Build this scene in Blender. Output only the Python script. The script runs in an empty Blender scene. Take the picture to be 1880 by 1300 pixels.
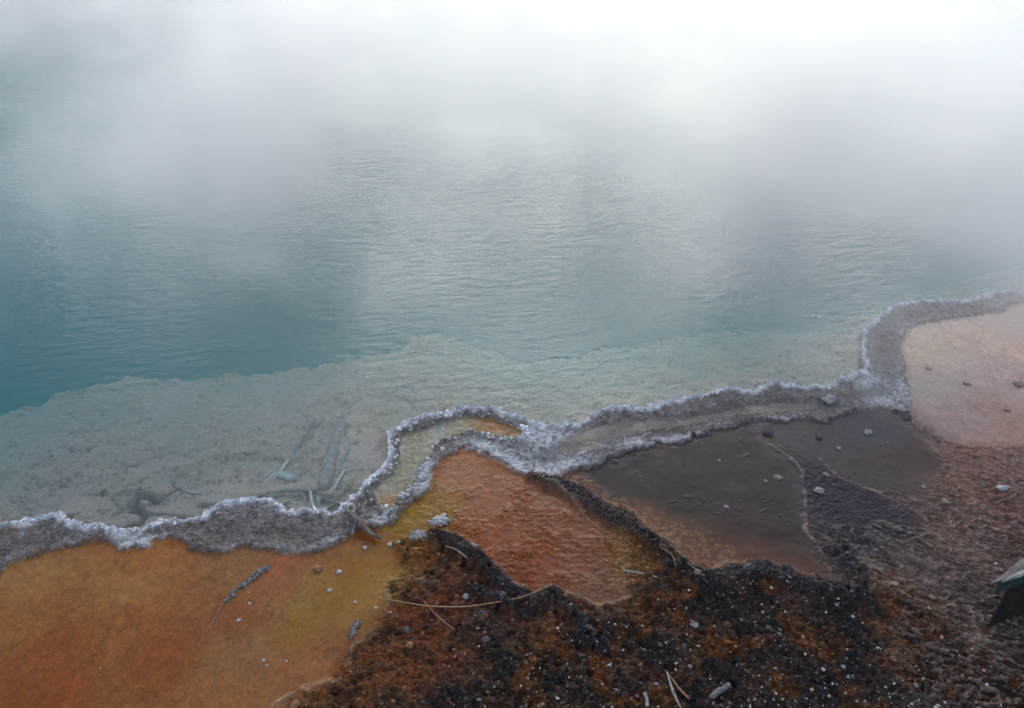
import bpy, math, random
import numpy as np

# ------------------------------------------------------------------ camera, world, sun, exposure
sc = bpy.context.scene
COL = sc.collection
CAM_H, PITCH, FPX = 2.5, math.radians(35.0), 1475.0      # FPX: focal length in photo pixels (1880 wide)
cd = bpy.data.cameras.new('camera'); cam = bpy.data.objects.new('camera', cd); COL.objects.link(cam)
cam.location = (0, 0, CAM_H); cam.rotation_euler = (math.pi/2 - PITCH, 0, 0)
cd.sensor_width = 36; cd.lens = 36*FPX/1880; cd.clip_start = 0.05; cd.clip_end = 2000
sc.camera = cam
sc.view_settings.view_transform = 'Standard'; sc.view_settings.look = 'None'
sc.view_settings.gamma = 1; sc.view_settings.exposure = 0.46
SUN_EL, SUN_AZ = math.radians(14), math.radians(7)        # azimuth from +Y towards +X

class NT:
    """tiny node helper"""
    def __init__(s, tree): s.t = tree; s.n = tree.nodes; s.l = tree.links
    def add(s, typ, ins=None, **kw):
        n = s.n.new(typ)
        for k, v in kw.items(): setattr(n, k, v)
        for k, v in (ins or {}).items():
            sock = n.inputs[k]
            if isinstance(v, bpy.types.NodeSocket): s.l.new(v, sock)
            else: sock.default_value = v
        return n
    def m(s, op, a, b=0.0, c=0.0, clamp=False):
        n = s.add('ShaderNodeMath', {0: a, 1: b, 2: c}, operation=op); n.use_clamp = clamp
        return n.outputs[0]
    def vm(s, op, a, b=(0, 0, 0)):
        n = s.add('ShaderNodeVectorMath', {0: a, 1: b}, operation=op)
        return n.outputs['Value'] if op in ('LENGTH', 'DOT_PRODUCT') else n.outputs[0]
    def mr(s, v, a, b, c=0.0, d=1.0, smooth=False):
        return s.add('ShaderNodeMapRange', {0: v, 1: a, 2: b, 3: c, 4: d},
                     interpolation_type='SMOOTHSTEP' if smooth else 'LINEAR').outputs[0]
    def mix(s, f, a, b, blend='MIX'):
        n = s.add('ShaderNodeMix', data_type='RGBA', blend_type=blend)
        for i, v in ((0, f), (6, a), (7, b)):
            if isinstance(v, bpy.types.NodeSocket): s.l.new(v, n.inputs[i])
            else: n.inputs[i].default_value = v
        return n.outputs[2]
    def noise(s, vec, scale, detail=2.0, rough=0.5, dist=0.0):
        return s.add('ShaderNodeTexNoise', {'Vector': vec, 'Scale': scale, 'Detail': detail, 'Roughness': rough, 'Distortion': dist}).outputs[0]

w = bpy.data.worlds.new('World'); sc.world = w; w.use_nodes = True
W = NT(w.node_tree); W.n.clear()
sky = W.add('ShaderNodeTexSky', sky_type='NISHITA', sun_disc=False, sun_elevation=SUN_EL, sun_rotation=SUN_AZ, dust_density=4.0)
tc = W.add('ShaderNodeTexCoord').outputs['Generated']
cl = W.noise(W.vm('MULTIPLY', tc, (1.0, 1.0, 2.5)), 1.8, 5.0, 0.55, 0.4)
SD = (math.sin(SUN_AZ)*math.cos(SUN_EL), math.cos(SUN_AZ)*math.cos(SUN_EL), math.sin(SUN_EL))
toward = W.mr(W.vm('DOT_PRODUCT', W.vm('NORMALIZE', tc), SD), 0.68, 1.0, 0.0, 1.0, True)
cloud = W.mix(W.mr(cl, 0.3, 0.7), (4.5, 5.8, 7.7, 1), (7.0, 8.2, 9.9, 1))
cloud = W.mix(W.m('MULTIPLY', toward, 0.75), cloud, (44, 43.8, 42.8, 1))    # the cloud deck glows around the veiled sun
skyc = W.mix(0.88, sky.outputs[0], cloud)
bg = W.add('ShaderNodeBackground', {'Color': skyc, 'Strength': 0.1})
W.l.new(bg.outputs[0], W.add('ShaderNodeOutputWorld').inputs[0])

sd = bpy.data.lights.new('sun', 'SUN'); sd.energy = 1.1; sd.angle = math.radians(50); sd.color = (1, 0.94, 0.86)
sun = bpy.data.objects.new('sun', sd); COL.objects.link(sun)
sun.rotation_euler = (math.pi/2 - SUN_EL, 0, math.pi - SUN_AZ)
sc.cycles.volume_bounces = 1; sc.cycles.max_bounces = 6; sc.cycles.diffuse_bounces = 2; sc.cycles.glossy_bounces = 2; sc.cycles.transparent_max_bounces = 12
sc.cycles.volume_step_rate = 1.0; sc.cycles.volume_max_steps = 256
sc.cycles.use_denoising = True
sc.cycles.use_adaptive_sampling = True; sc.cycles.adaptive_threshold = 0.045; sc.cycles.adaptive_min_samples = 16

# ------------------------------------------------------------------ helpers
rnd = random.Random(7); rng = np.random.default_rng(5)
cp, sp = math.cos(PITCH), math.sin(PITCH)
def P(px, py, z=0.0):
    """photo pixel on the level z -> world point (used to survey the place from the photograph)"""
    x = (px - 940)/FPX; y = (650 - py)/FPX
    dx, dy, dz = x, cp + y*sp, -sp + y*cp
    t = (z - CAM_H)/dz
    return (dx*t, dy*t, z)
def pts(s, z=0.0):
    return np.array([P(px, py, z)[:2] for px, py in s])
def lin(c):
    c = np.asarray(c, float)/255
    return np.where(c <= 0.04045, c/12.92, ((c + 0.055)/1.055)**2.4)
EXPO = 1.40
def alb(r, g, b, sheen=0.0):
    return np.clip((lin((r, g, b)) - sheen)/EXPO, 0.004, 0.85)
def ss(a, b, x):
    t = np.clip((x - a)/(b - a), 0, 1); return t*t*(3 - 2*t)
def mixc(c, new, m):
    return c*(1 - m[..., None]) + np.asarray(new)*m[..., None]
_perm = rng.permutation(4096)
def hsh(ix, iy, s):
    return _perm[(_perm[(ix + s*131) & 4095] + iy + s*17) & 4095]
def perlin(x, y, s=0):
    ix = np.floor(x).astype(np.int64); iy = np.floor(y).astype(np.int64)
    fx = x - ix; fy = y - iy
    u = fx*fx*fx*(fx*(fx*6 - 15) + 10); v = fy*fy*fy*(fy*(fy*6 - 15) + 10)
    def g(ax, ay, ox, oy):
        a = hsh(ax, ay, s)*(2*math.pi/4096); return np.cos(a)*ox + np.sin(a)*oy
    n0 = g(ix, iy, fx, fy)*(1 - u) + g(ix + 1, iy, fx - 1, fy)*u
    n1 = g(ix, iy + 1, fx, fy - 1)*(1 - u) + g(ix + 1, iy + 1, fx - 1, fy - 1)*u
    return (n0*(1 - v) + n1*v)*1.5
def fbm(x, y, f, o=4, s=0, gain=0.5):
    r = 0; a = 1; t = 0
    for k in range(o):
        r = r + a*perlin(x*f, y*f, s + k*7); t += a; a *= gain; f *= 2.03
    return r/t
def ridg(x, y, f, o=3, s=0):
    r = 0; a = 1; t = 0
    for k in range(o):
        r = r + a*(1 - np.abs(perlin(x*f, y*f, s + k*5))*2); t += a; a *= 0.5; f *= 2.1
    return r/t
def worley(x, y, s=0):
    ix = np.floor(x).astype(np.int64); iy = np.floor(y).astype(np.int64)
    f1 = np.full(x.shape, 9.0); f2 = f1.copy(); cid = np.zeros(x.shape)
    for i in (-1, 0, 1):
        for j in (-1, 0, 1):
            h = hsh(ix + i, iy + j, s); h2 = hsh(ix + i, iy + j, s + 3)
            d = np.hypot(ix + i + h/4096 - x, iy + j + h2/4096 - y)
            n = d < f1
            f2 = np.where(n, f1, np.minimum(f2, d)); cid = np.where(n, h2/4096, cid); f1 = np.where(n, d, f1)
    return f1, f2, cid

# lattice for distance fields
LX0, LX1, LY0, LY1, LS = -3.4, 4.4, 1.0, 8.6, 0.015
lx = np.arange(LX0, LX1, LS); ly = np.arange(LY0, LY1, LS)
GX, GY = np.meshgrid(lx, ly)
def segdist(V, closed):
    d = np.full(GX.shape, 1e9); n = len(V)
    for i in range(n if closed else n - 1):
        a = V[i]; b = V[(i + 1) % n]; e = b - a; L = max(e@e, 1e-12)
        t = np.clip(((GX - a[0])*e[0] + (GY - a[1])*e[1])/L, 0, 1)
        d = np.minimum(d, (GX - a[0] - t*e[0])**2 + (GY - a[1] - t*e[1])**2)
    return np.sqrt(d)
def inside(V):
    r = np.zeros(GX.shape, bool); n = len(V)
    for i in range(n):
        a = V[i]; b = V[(i + 1) % n]
        if a[1] == b[1]: continue
        c = (a[1] > GY) != (b[1] > GY)
        r ^= c & (GX < (b[0] - a[0])*(GY - a[1])/(b[1] - a[1]) + a[0])
    return r
def sdf(V): return np.where(inside(V), 1, -1)*segdist(V, True)      # positive inside
def samp(F, x, y):
    u = np.clip((x - LX0)/LS, 0, F.shape[1] - 1.001); v = np.clip((y - LY0)/LS, 0, F.shape[0] - 1.001)
    i = u.astype(int); j = v.astype(int); fu = u - i; fv = v - j
    return (F[j, i]*(1 - fu) + F[j, i + 1]*fu)*(1 - fv) + (F[j + 1, i]*(1 - fu) + F[j + 1, i + 1]*fu)*fv

# ------------------------------------------------------------------ surveyed outlines (photo pixels on the ground)
POOL = [(-400,1010),(-60,985),(0,972),(40,965),(85,957),(118,952),(125,965),(160,973),(200,972),(225,985),(240,980),(270,975),(292,970),(300,957),(318,962),(345,960),(370,955),(385,940),(410,932),(440,928),(470,924),(500,928),(520,940),(540,945),(560,940),(590,945),(620,945),(635,935),(648,920),(665,900),(685,880),(700,868),(712,855),(715,840),(712,820),(712,805),(722,790),(745,782),(770,772),(800,768),(828,765),(840,752),(870,757),(900,755),(930,765),(960,772),(985,785),(1000,790),(1040,785),(1065,785),(1085,770),(1105,758),(1140,756),(1180,757),(1215,750),(1245,742),(1280,732),(1310,725),(1345,720),(1380,728),(1410,712),(1425,708),(1450,714),(1490,716),(1525,714),(1535,700),(1560,698),(1580,690),(1588,675),(1578,655),(1578,630),(1582,612),(1598,602),(1610,590),(1625,580),(1635,568),(1665,562),(1700,560),(1740,560),(1780,558),(1810,545),(1850,540),(1880,548),(1960,545),(2150,520),(2600,480)]
LAND = [(-400,1110),(-60,1070),(0,1057),(30,1045),(60,1030),(100,1020),(150,1005),(180,995),(205,1005),(235,1022),(265,1015),(290,1000),(320,995),(350,1010),(390,1025),(420,1020),(450,1010),(480,1015),(520,1025),(560,1022),(600,1010),(630,995),(645,985),(660,975),(690,975),(720,965),(742,940),(768,922),(785,905),(795,880),(805,855),(820,840),(850,828),(880,835),(905,850),(940,868),(980,878),(1015,885),(1050,872),(1090,865),(1130,852),(1150,838),(1180,825),(1230,822),(1280,805),(1310,795),(1370,780),(1410,775),(1440,778),(1480,775),(1510,783),(1545,770),(1580,755),(1620,750),(1650,765),(1670,762),(1665,745),(1668,720),(1660,690),(1655,660),(1655,630),(1665,612),(1690,600),(1740,590),(1800,583),(1840,575),(1852,562),(1880,560),(1960,560),(2150,540),(2600,500)]
LEDGE = [(-400,960,-.16),(-60,800,-.16),(0,750,-.16),(50,730,-.16),(100,708,-.16),(160,698,-.17),(230,686,-.18),(300,692,-.18),(350,690,-.19),(420,688,-.2),(500,690,-.22),(560,684,-.24),(600,680,-.26),(640,676,-.28),(690,672,-.3),(740,665,-.34),(760,650,-.36),(800,640,-.38),(840,642,-.4),(870,650,-.4),(900,660,-.4),(960,664,-.4),(1000,662,-.4),(1060,655,-.4),(1120,645,-.4),(1180,632,-.4),(1240,622,-.4),(1300,608,-.38),(1360,600,-.36),(1400,598,-.36),(1440,605,-.36),(1480,600,-.36),(1540,586,-.36),(1600,556,-.36),(1660,535,-.36),(1760,510,-.36),(1880,480,-.36),(2600,400,-.36)]
BASIN = [(845,768),(880,768),(920,778),(955,792),(960,802),(940,808),(900,802),(860,795),(840,800),(800,812),(795,825),(800,835),(775,855),(765,870),(760,890),(745,900),(735,920),(720,935),(700,930),(690,915),(685,900),(700,885),(725,870),(735,850),(733,820),(740,800),(780,788),(820,775)]
SANDY = [(1020,815),(1060,800),(1110,782),(1160,778),(1230,772),(1300,762),(1350,752),(1420,742),(1500,738),(1500,756),(1400,762),(1330,768),(1250,785),(1180,795),(1110,812),(1090,830),(1050,835),(1020,832)]
MID = [(850,832),(905,855),(985,882),(1030,905),(1070,945),(1100,975),(1140,990),(1150,1040),(1150,1100),(1100,1118),(1060,1100),(1010,1085),(960,1095),(920,1060),(880,1010),(840,985),(800,975),(760,985),(720,1000),(700,985),(730,960),(790,910),(800,860)]
LEFT = [(-400,1080),(0,1040),(200,1000),(500,1010),(650,980),(720,970),(745,1000),(760,1020),(745,1050),(712,1075),(706,1130),(690,1160),(650,1190),(632,1225),(590,1262),(540,1280),(505,1320),(500,1500),(-400,1500)]
DARK = [(1040,862),(1150,835),(1230,820),(1310,792),(1400,782),(1412,818),(1450,850),(1475,880),(1478,930),(1485,990),(1510,1030),(1524,1072),(1480,1072),(1420,1052),(1370,1045),(1330,1060),(1260,1040),(1210,1000),(1170,960),(1100,915)]
DARK2 = [(1400,770),(1500,775),(1560,760),(1640,752),(1665,790),(1700,820),(1725,860),(1720,900),(1700,930),(1640,915),(1580,900),(1520,868),(1440,835),(1415,815)]
CHAN = [(1415,822),(1470,835),(1530,868),(1600,905),(1660,930),(1700,958),(1700,985),(1640,995),(1590,1000),(1560,1020),(1530,1040),(1500,1010),(1482,980),(1478,920),(1470,875),(1440,850)]
PINK = [(1655,600),(1850,555),(2000,550),(2000,835),(1860,822),(1790,825),(1735,815),(1690,785),(1655,755)]
ROUGH = [(720,1000),(760,985),(800,975),(840,985),(880,1010),(920,1060),(960,1095),(1010,1085),(1060,1100),(1100,1118),(1150,1100),(1150,1040),(1140,990),(1190,990),(1260,1040),(1330,1062),(1420,1055),(1480,1078),(1530,1090),(1580,1040),(1700,1120),(1850,1230),(2000,1330),(2000,1600),(480,1600),(500,1310),(545,1275),(600,1258),(632,1225),(650,1190),(690,1160),(706,1130),(712,1075),(745,1050)]
BLACK1 = [(560,1600),(700,1290),(850,1230),(860,1180),(980,1150),(1060,1160),(1150,1130),(1200,1060),(1240,1045),(1330,1062),(1420,1050),(1530,1090),(1590,1110),(1620,1200),(1720,1260),(1820,1320),(1820,1600)]
def pl(s): return segdist(pts(s), False)
B_LINES = [([(985,880),(1050,908),(1110,945),(1160,975),(1205,1010),(1235,1045),(1290,1072),(1350,1062),(1400,1052),(1470,1078),(1530,1088),(1575,1105)], .055),
           ([(805,992),(850,1018),(890,1050),(925,1085),(960,1105),(1000,1112)], .045),
           ([(1010,1095),(1050,1135),(1075,1175),(1100,1205)], .035),
           ([(860,1090),(900,1102),(960,1135)], .022),
           ([(1535,1010),(1562,1050),(1578,1090),(1592,1120)], .045),
           ([(1640,762),(1664,764)], .016)]
RIDGES = [([(1408,820),(1445,842),(1470,868),(1476,900),(1480,940),(1478,980),(1500,1008),(1518,1035),(1524,1078)], .010, .012),
          ([(1505,848),(1535,880),(1600,905),(1655,930),(1698,955),(1700,985),(1660,1000),(1620,990),(1590,972),(1620,962),(1650,975)], .009, .008),
          ([(1640,768),(1690,790),(1720,808),(1740,835),(1768,862),(1800,890),(1850,905)], .009, .010),
          ([(1700,815),(1725,840),(1750,870),(1775,885)], .008, .008),
          ([(1690,788),(1735,815),(1780,825),(1830,822),(1858,826)], .008, .008),
          ([(900,848),(940,868),(985,884),(1020,900),(1050,922),(1072,950),(1098,975),(1135,992)], .011, .010),
          ([(505,1300),(545,1275),(600,1256),(622,1262)], .016, .016), ([(640,1228),(648,1195),(690,1172)], .014, .012),
          ([(708,1076),(740,1070),(800,1078)], .014, .018), ([(706,1078),(716,1110),(712,1135),(730,1142)], .012, .015),
          ([(940,1078),(1000,1084),(1045,1098),(1085,1118),(1130,1115),(1160,1100)], .011, .012),
          ([(1580,1030),(1600,1080),(1590,1110)], .012, .014), ([(1570,1030),(1620,1040),(1640,1056)], .010, .014),
          ([(1290,1075),(1240,1050),(1215,1015)], .008, .008), ([(1780,1140),(1800,1180),(1770,1230)], .01, .004)]

sd_pool = sdf(np.vstack([pts(POOL), [(60, 8), (60, 60), (-60, 60), (-60, 3)]]))
sd_land = sdf(np.vstack([pts(LAND), [(60, 8), (60, 60), (-60, 60), (-60, 3)]]))       # positive: rim or pool
sd_ledge = sdf(np.vstack([np.array([P(*q)[:2] for q in LEDGE]), [(60, 14), (60, 60), (-60, 60), (-60, 5)]]))
S = {k: sdf(pts(v)) for k, v in dict(basin=BASIN, sandy=SANDY, mid=MID, left=LEFT, dark=DARK, dark2=DARK2, chan=CHAN, pink=PINK, rough=ROUGH, black=BLACK1).items()}

# ------------------------------------------------------------------ the ground sheet (one tensor grid, fine near the shore, coarse to the horizon)
def axis(lo_far, segs, hi_far):
    a = []
    x = segs[0][0]; step = segs[0][2]; left = []
    while x > lo_far: step *= 1.35; x -= step; left.append(x)
    for s0, s1, h in segs: a += list(np.arange(s0, s1 - h*0.5, h))
    x = segs[-1][1]; step = segs[-1][2]; right = [x]
    while x < hi_far: step *= 1.35; x += step; right.append(x)
    return np.array(left[::-1] + a + right)
ax = axis(-400, [(-2.75, -1.9, .008), (-1.9, 2.6, .005), (2.6, 3.6, .008)], 400)
ay = axis(-60, [(1.40, 2.6, .0042), (2.6, 3.6, .0055), (3.6, 5.2, .009), (5.2, 7.5, .03)], 600)
X, Y = np.meshgrid(ax, ay)
near = (X > -3.4) & (X < 4.4) & (Y > 1.0) & (Y < 8.6)

wx = fbm(X, Y, 5, 4, 1)*.022 + fbm(X, Y, 26, 3, 2)*.008
wy = fbm(X, Y, 5, 4, 11)*.022 + fbm(X, Y, 26, 3, 12)*.008
wx2 = fbm(X, Y, 9, 5, 21, .62)*.05; wy2 = fbm(X, Y, 9, 5, 31, .62)*.05
f1s, f2s, cs = worley(X/.045, Y/.045, 4)            # scallops of the lip
scal = (0.5 - np.clip(f1s, 0, 1))*.022
dp = samp(sd_pool, X + wx*.5, Y + wy*.5) - scal      # >0 in the pool
dl = samp(sd_land, X + wx*.9 + wx2*.55, Y + wy*.9 + wy2*.55) + fbm(X, Y, 24, 4, 41, .65)*.034*ss(-.3, .3, fbm(X, Y, 3, 2, 42) + .15)
dlg = samp(sd_ledge, X + wx2*.9, Y + wy2*.9)
D = {k: samp(v, X + wx, Y + wy) for k, v in S.items()}
rimm = ss(-.004, .004, -dp)*ss(-.008, .012, dl)      # rim mask
rimw = np.clip(-dp/np.maximum(-dp + dl, 1e-3), 0, 1) # 0 at water, 1 at land

# ---------------- heights
n_big = fbm(X, Y, 1.3, 3, 51); n_med = fbm(X, Y, 7, 4, 52); n_fin = fbm(X, Y, 38, 3, 53); n_ff = fbm(X, Y, 95, 2, 54)
rd = ridg(X, Y, 14, 4, 55); rd2 = ridg(X, Y, 40, 3, 56)
f1, f2, cid = worley(X/.022 + n_med*1.2, Y/.022 + n_fin, 8)
lump = np.clip(1 - f1, 0, 1)**1.5
g1, g2, gid = worley(X/.0105 + n_med, Y/.0105, 9)
grain = np.clip(1 - g1, 0, 1)
black = np.zeros(X.shape)
for line, wd in B_LINES:
    d = samp(pl(line), X + wx2*.7, Y + wy2*.7); black = np.maximum(black, ss(wd*1.25, wd*.35, d))
rough = ss(-.012, .03, D['rough'])
blk = ss(-.05, .12, D['black'] + n_med*.10)
oran = ss(.08, .30, fbm(X, Y, 5.5, 4, 61) + .08)*blk*(1 - black)    # rusty patches inside the black crust
# terracettes on the right: thin stepped lips running down to the right
ca, sa = math.cos(math.radians(-24)), math.sin(math.radians(-24))
XR = X*ca + Y*sa; YR = -X*sa + Y*ca
rightside = ss(1.25, 1.5, X - (Y - 2.2)*.1)*(1 - ss(-.02, .02, D['pink']))
rightside = rightside*(1 - ss(-.02, .02, D['chan'])*ss(2.15, 2.4, Y))*(1 - ss(-.01, .01, D['dark']))*(1 - ss(-.02, .02, D['dark2']))
tfield = fbm(XR*.55, YR*1.5, 3.4, 5, 71, .52)*7 + YR*12
wr = ridg(XR*.7 + n_med*.05 + wx2, YR*1.25 + n_med*.05 + wy2, 19, 4, 77)
tfr = tfield - np.floor(tfield)
lip = np.exp(-((tfr - .84)/.12)**2); stepz = np.floor(tfield) + ss(.72, .95, tfr)
wr2 = ridg(XR*.42 + wx2*.8, YR*1.5 + wy2*1.1, 17, 3, 79); wr2 = ss(.55, .85, wr2)*ss(-.3, .1, fbm(X, Y, 13, 3, 80))
tz = (stepz - tfield)*.009 + lip*.008 + wr2*.006
tamt = rightside*ss(-.35, .25, fbm(X, Y, 2.3, 3, 72) + .35*ss(3.3, 2.2, Y))
chn = ss(-.03, .04, D['chan'] + n_med*.06 + n_fin*.015)
tamt = np.clip(tamt + chn*ss(2.36, 2.16, Y)*.9, 0, 1)
# mat
Z = .014 + .004*n_med*.5 + np.zeros(X.shape)
smooth_m = np.clip(ss(-.01, .04, D['left'] + n_fin*.01) + ss(-.02, .05, D['dark'] + n_med*.07 + n_fin*.025) + ss(-.01, .03, D['dark2'])*.8 + ss(0, .05, D['pink']) + ss(.0, .06, D['mid'])*.6, 0, 1)
Z += (1 - smooth_m)*(n_fin*.003 + .002*n_ff)
Z += rough*(.004 + .026*np.clip(rd - .25, 0, 1)*(.7 + .9*n_med) + .009*lump*ss(-.2, .1, n_med) + .007*rd2)
Z += rough*blk*(.012*lump*(cid > .35) + .006*grain)
Z += black*(.022 + .016*lump + .010*rd2 + .006*grain)*(0.75 + .8*n_med)
Z += tamt*tz
midb = ss(0, .05, D['mid'])
mb1, mb2, mbid = worley(X/.034 + n_med*1.1 + n_fin*.5, Y/.024 + n_fin*.6, 15)
mpatch = ss(-.12, .5, fbm(X, Y, 6, 4, 16, .6) + ss(2.75, 2.2, Y)*.35 + ss(-.1, .35, X)*.1 - .12)*midb*ss(3.1, 2.75, Y)
mlump = np.clip(1 - mb1/(.25 + .45*mbid), 0, 1)*(mbid > .35)*mpatch
Z += mlump*.003 + mpatch*(.004*lump*ss(-.1, .2, n_fin) + .0015*rd2 + .003*grain)
ridmask = np.zeros(X.shape)
for line, wd, hh in RIDGES:
    d = samp(pl(line), X + wx2*.22, Y + wy2*.22)
    m = np.exp(-(d/(wd*(.45 + .5*ss(-.3, .4, n_med))))**2)*ss(-.5, .0, fbm(X, Y, 20, 3, 73))*.9
    Z += m*hh*.9; ridmask = np.maximum(ridmask, np.clip(m, 0, 1))
# rim
lipm = np.exp(-(dp/.020)**2)                                   # the scalloped lip beside the water
rimn = ss(-.1, .25, fbm(X, Y, 11, 4, 74))
zr = .016 + lipm*(.008 + .016*np.clip(1 - f1s, 0, 1) + .012*n_med) + .006*grain + .005*lump + .005*rimn
edge2 = np.exp(-((dl - .012)/.02)**2)
shelf = fbm(X + wx2, Y + wy2, 10, 4, 122, .6)*4; shelf = np.floor(shelf) + ss(.75, 1.0, shelf - np.floor(shelf))
zr += shelf*.0035
zr += edge2*.006*(1 + n_fin)
basin = ss(-.006, .010, D['basin']); sandy = ss(-.008, .015, D['sandy'])
graymid = ss(.30, .5, rimw)*ss(.85, .65, rimw)*ss(.16, .24, dl - dp)*ss(-.2, .1, n_med + .15)
zr = zr*(1 - basin) + (.005 + .003*n_fin + .0015*n_ff)*basin; zr = zr*(1 - sandy*.8) + .012*sandy*.8
zr = zr - graymid*.008*(1 - basin)
Z = Z*(1 - rimm) + zr*rimm
# pool bed
ledge_depth = .20 + .19*ss(-.9, .2, X)
prog = np.clip(dp/np.maximum(dp + np.maximum(-dlg, 0), 1e-3), 0, 1)
silt = fbm(X + wx2, Y + wy2, 4.5, 5, 81, .58)
flake = ridg(X + n_med*.06, Y*1.3, 6.5, 4, 82)
pb1, pb2, pbid = worley(X/.16 + n_med*.9, Y/.12 + n_fin*.5, 83)
plate = np.minimum(.024, (pb2 - pb1)*.08)*(pbid > .2) + pbid*.015
shal = ss(.9, .25, prog)
zb = -.028 - (ledge_depth - .03)*(prog**.8)
zb += (silt*.045 + (flake - .4)*.022 + plate*.75*shal + n_fin*.005)*ss(0, .05, dp)
fl2 = ss(.80, .93, ridg(X*.75 + wx2*.9, Y*1.5 + wy2*.9, 4.2, 2, 85))*ss(-.1, .15, fbm(X, Y, 9, 3, 86))*ss(0, .04, dp)*ss(.02, -.05, dlg)
zb -= fl2*.014
crev = np.zeros(X.shape)
for line, wd in (([(238,905),(250,890),(275,896),(290,902)], .02), ([(232,905),(262,930),(250,955),(235,950),(222,965)], .016), ([(262,930),(300,935),(400,950)], .012), ([(420,925),(470,905),(560,895),(620,905)], .02), ([(360,915),(400,912)], .015), ([(330,955),(380,940),(420,925)], .02)):
    d = samp(pl(line), X + wx2*.4, Y + wy2*.4); crev = np.maximum(crev, np.exp(-(d/wd)**2))
zb -= crev*.04
ca3 = X*math.cos(.45) + Y*math.sin(.45); cb3 = -X*math.sin(.45) + Y*math.cos(.45)
zb = np.minimum(zb, -.014 - .03*ss(.0, .12, dp))
drop = ss(-.03, .12, dlg)*.35 + ss(.0, .30, dlg)*.9 + ss(.1, 1.2, dlg)*1.6
zb = zb - drop
wp = ss(.0, .012, dp)
Z = Z*(1 - wp) + zb*wp
# far side: the sheet rises out of the pool and runs to the horizon; land on the flanks and behind the camera
farr = np.hypot((X - 2)/26, (Y - 12)/20)
Z = np.where(farr > 1.0, np.maximum(Z, -2.9 + 3.4*ss(1.0, 1.12, farr)), Z)
under = Y < 1.38
Z = np.where(under, np.minimum(Z, .02), Z)
fr2 = np.hypot(X, Y)
Z = Z + np.where(fr2 > 45, (fr2 - 45)*.012, 0)

# ---------------- colours (albedo) and masks
CP = [ # mat colour samples: px, py, r, g, b (as the mats look in flat light)
 (60,1080,138,98,58),(250,1040,140,92,50),(250,1090,140,98,55),(450,1060,128,90,56),(60,1130,132,86,45),(250,1150,130,82,45),(100,1200,124,72,36),(60,1290,122,68,30),(300,1210,124,74,40),(430,1130,128,80,48),
 (480,1200,130,92,58),(420,1280,135,92,55),(560,1130,130,98,56),(600,1080,134,96,48),(690,1080,140,104,52),(520,1060,135,85,55),(640,1050,130,88,42),(560,1220,130,88,55),(700,1000,118,70,40),(740,960,130,102,36),(800,930,128,98,48),
 (850,870,140,92,66),(900,930,132,82,58),(980,950,126,78,58),(880,980,130,72,42),(1000,1020,122,66,38),(1060,1020,112,68,54),(950,1060,112,62,42),(1100,1080,112,78,62),(860,1080,90,60,48),(780,1140,98,52,32),(720,1200,104,62,36),(900,1160,70,48,44),(650,1260,98,60,32),(1170,1020,110,74,36),
 (1150,870,62,52,60),(1300,860,66,58,62),(1250,920,62,48,52),(1380,900,74,60,56),(1400,1000,78,54,46),(1250,980,100,76,60),(1330,1010,96,64,50),(1480,1050,62,54,58),
 (1500,800,84,78,84),(1600,800,86,82,90),(1600,860,82,70,72),(1680,850,84,68,68),(1520,920,60,58,70),(1600,950,60,58,70),(1560,1020,58,56,62),
 (1700,640,178,158,140),(1800,640,185,160,146),(1700,720,158,140,132),(1870,700,172,142,134),(1780,780,150,122,118),(1870,800,150,116,106),(1800,860,128,92,84),(1870,950,120,84,78),(1750,900,116,84,74),(1760,960,112,86,76),(1800,1010,104,84,76),(1680,1040,96,80,74),(1760,1090,84,68,64),(1620,1080,92,60,36),(1660,1150,84,56,36),(1800,1180,70,54,48),(1750,1250,62,42,30),(1860,1270,50,36,28),
 (1200,1150,84,52,28),(1300,1230,70,48,32),(1500,1200,66,46,34),(1000,1250,62,46,34)]
cw = pts([(c[0], c[1]) for c in CP])
num = 0; den = 0
wxx = X + wx2*1.3; wyy = Y + wy2*1.3
for (x0, y0), c in zip(cw, CP):
    wgt = 1/(((wxx - x0)**2 + ((wyy - y0))**2) + 1e-3)**1.8
    num = num + wgt[..., None]*lin(c[2:]); den = den + wgt
SHEEN = .030
C = num/den[..., None]
wetm = np.clip(.25 + smooth_m*.5, 0, 1)*(1 - .45*ss(-.02, .04, D['left'])*ss(-.2, .6, 2.6 - Y))*(1 - rough*.55)
C = 1.12*np.maximum(C - .018*wetm[..., None]*np.array([.9, 1.0, 1.2]), C*.6)/EXPO
dkp = np.clip(ss(-.02, .07, D['dark'] + n_med*.07 + n_fin*.02) + .7*ss(-.01, .03, D['dark2']), 0, 1); C = C*(1 - .62*dkp)[..., None]
# own colour variation of the mats
var = 1 + .34*fbm(X, Y, 16, 5, 91, .7) + .22*n_fin + .12*n_ff + .18*ss(.72, .95, ridg(X + n_med*.03, Y, 26, 3, 191)) - .10
C = C*np.clip(var, .45, 1.8)[..., None]
streak = fbm(XR*.35, YR*1.2, 6, 4, 92)
C = C*(1 + .12*streak[..., None])
# yellow stream
ys = ss(.12, .02, samp(pl([(775,925),(735,960),(722,1000),(690,1050),(640,1085),(580,1130),(545,1165)]), X + wx2*.8, Y + wy2*.8))*(1 - rimm)
C = mixc(C, alb(132, 98, 28, .02), ys*.5*(1 - rough*.6))
# second dark pool and channel
C = mixc(C, alb(62, 56, 62, .02)*.75, chn*.7*ss(-.4, .2, n_med + .2))
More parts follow.
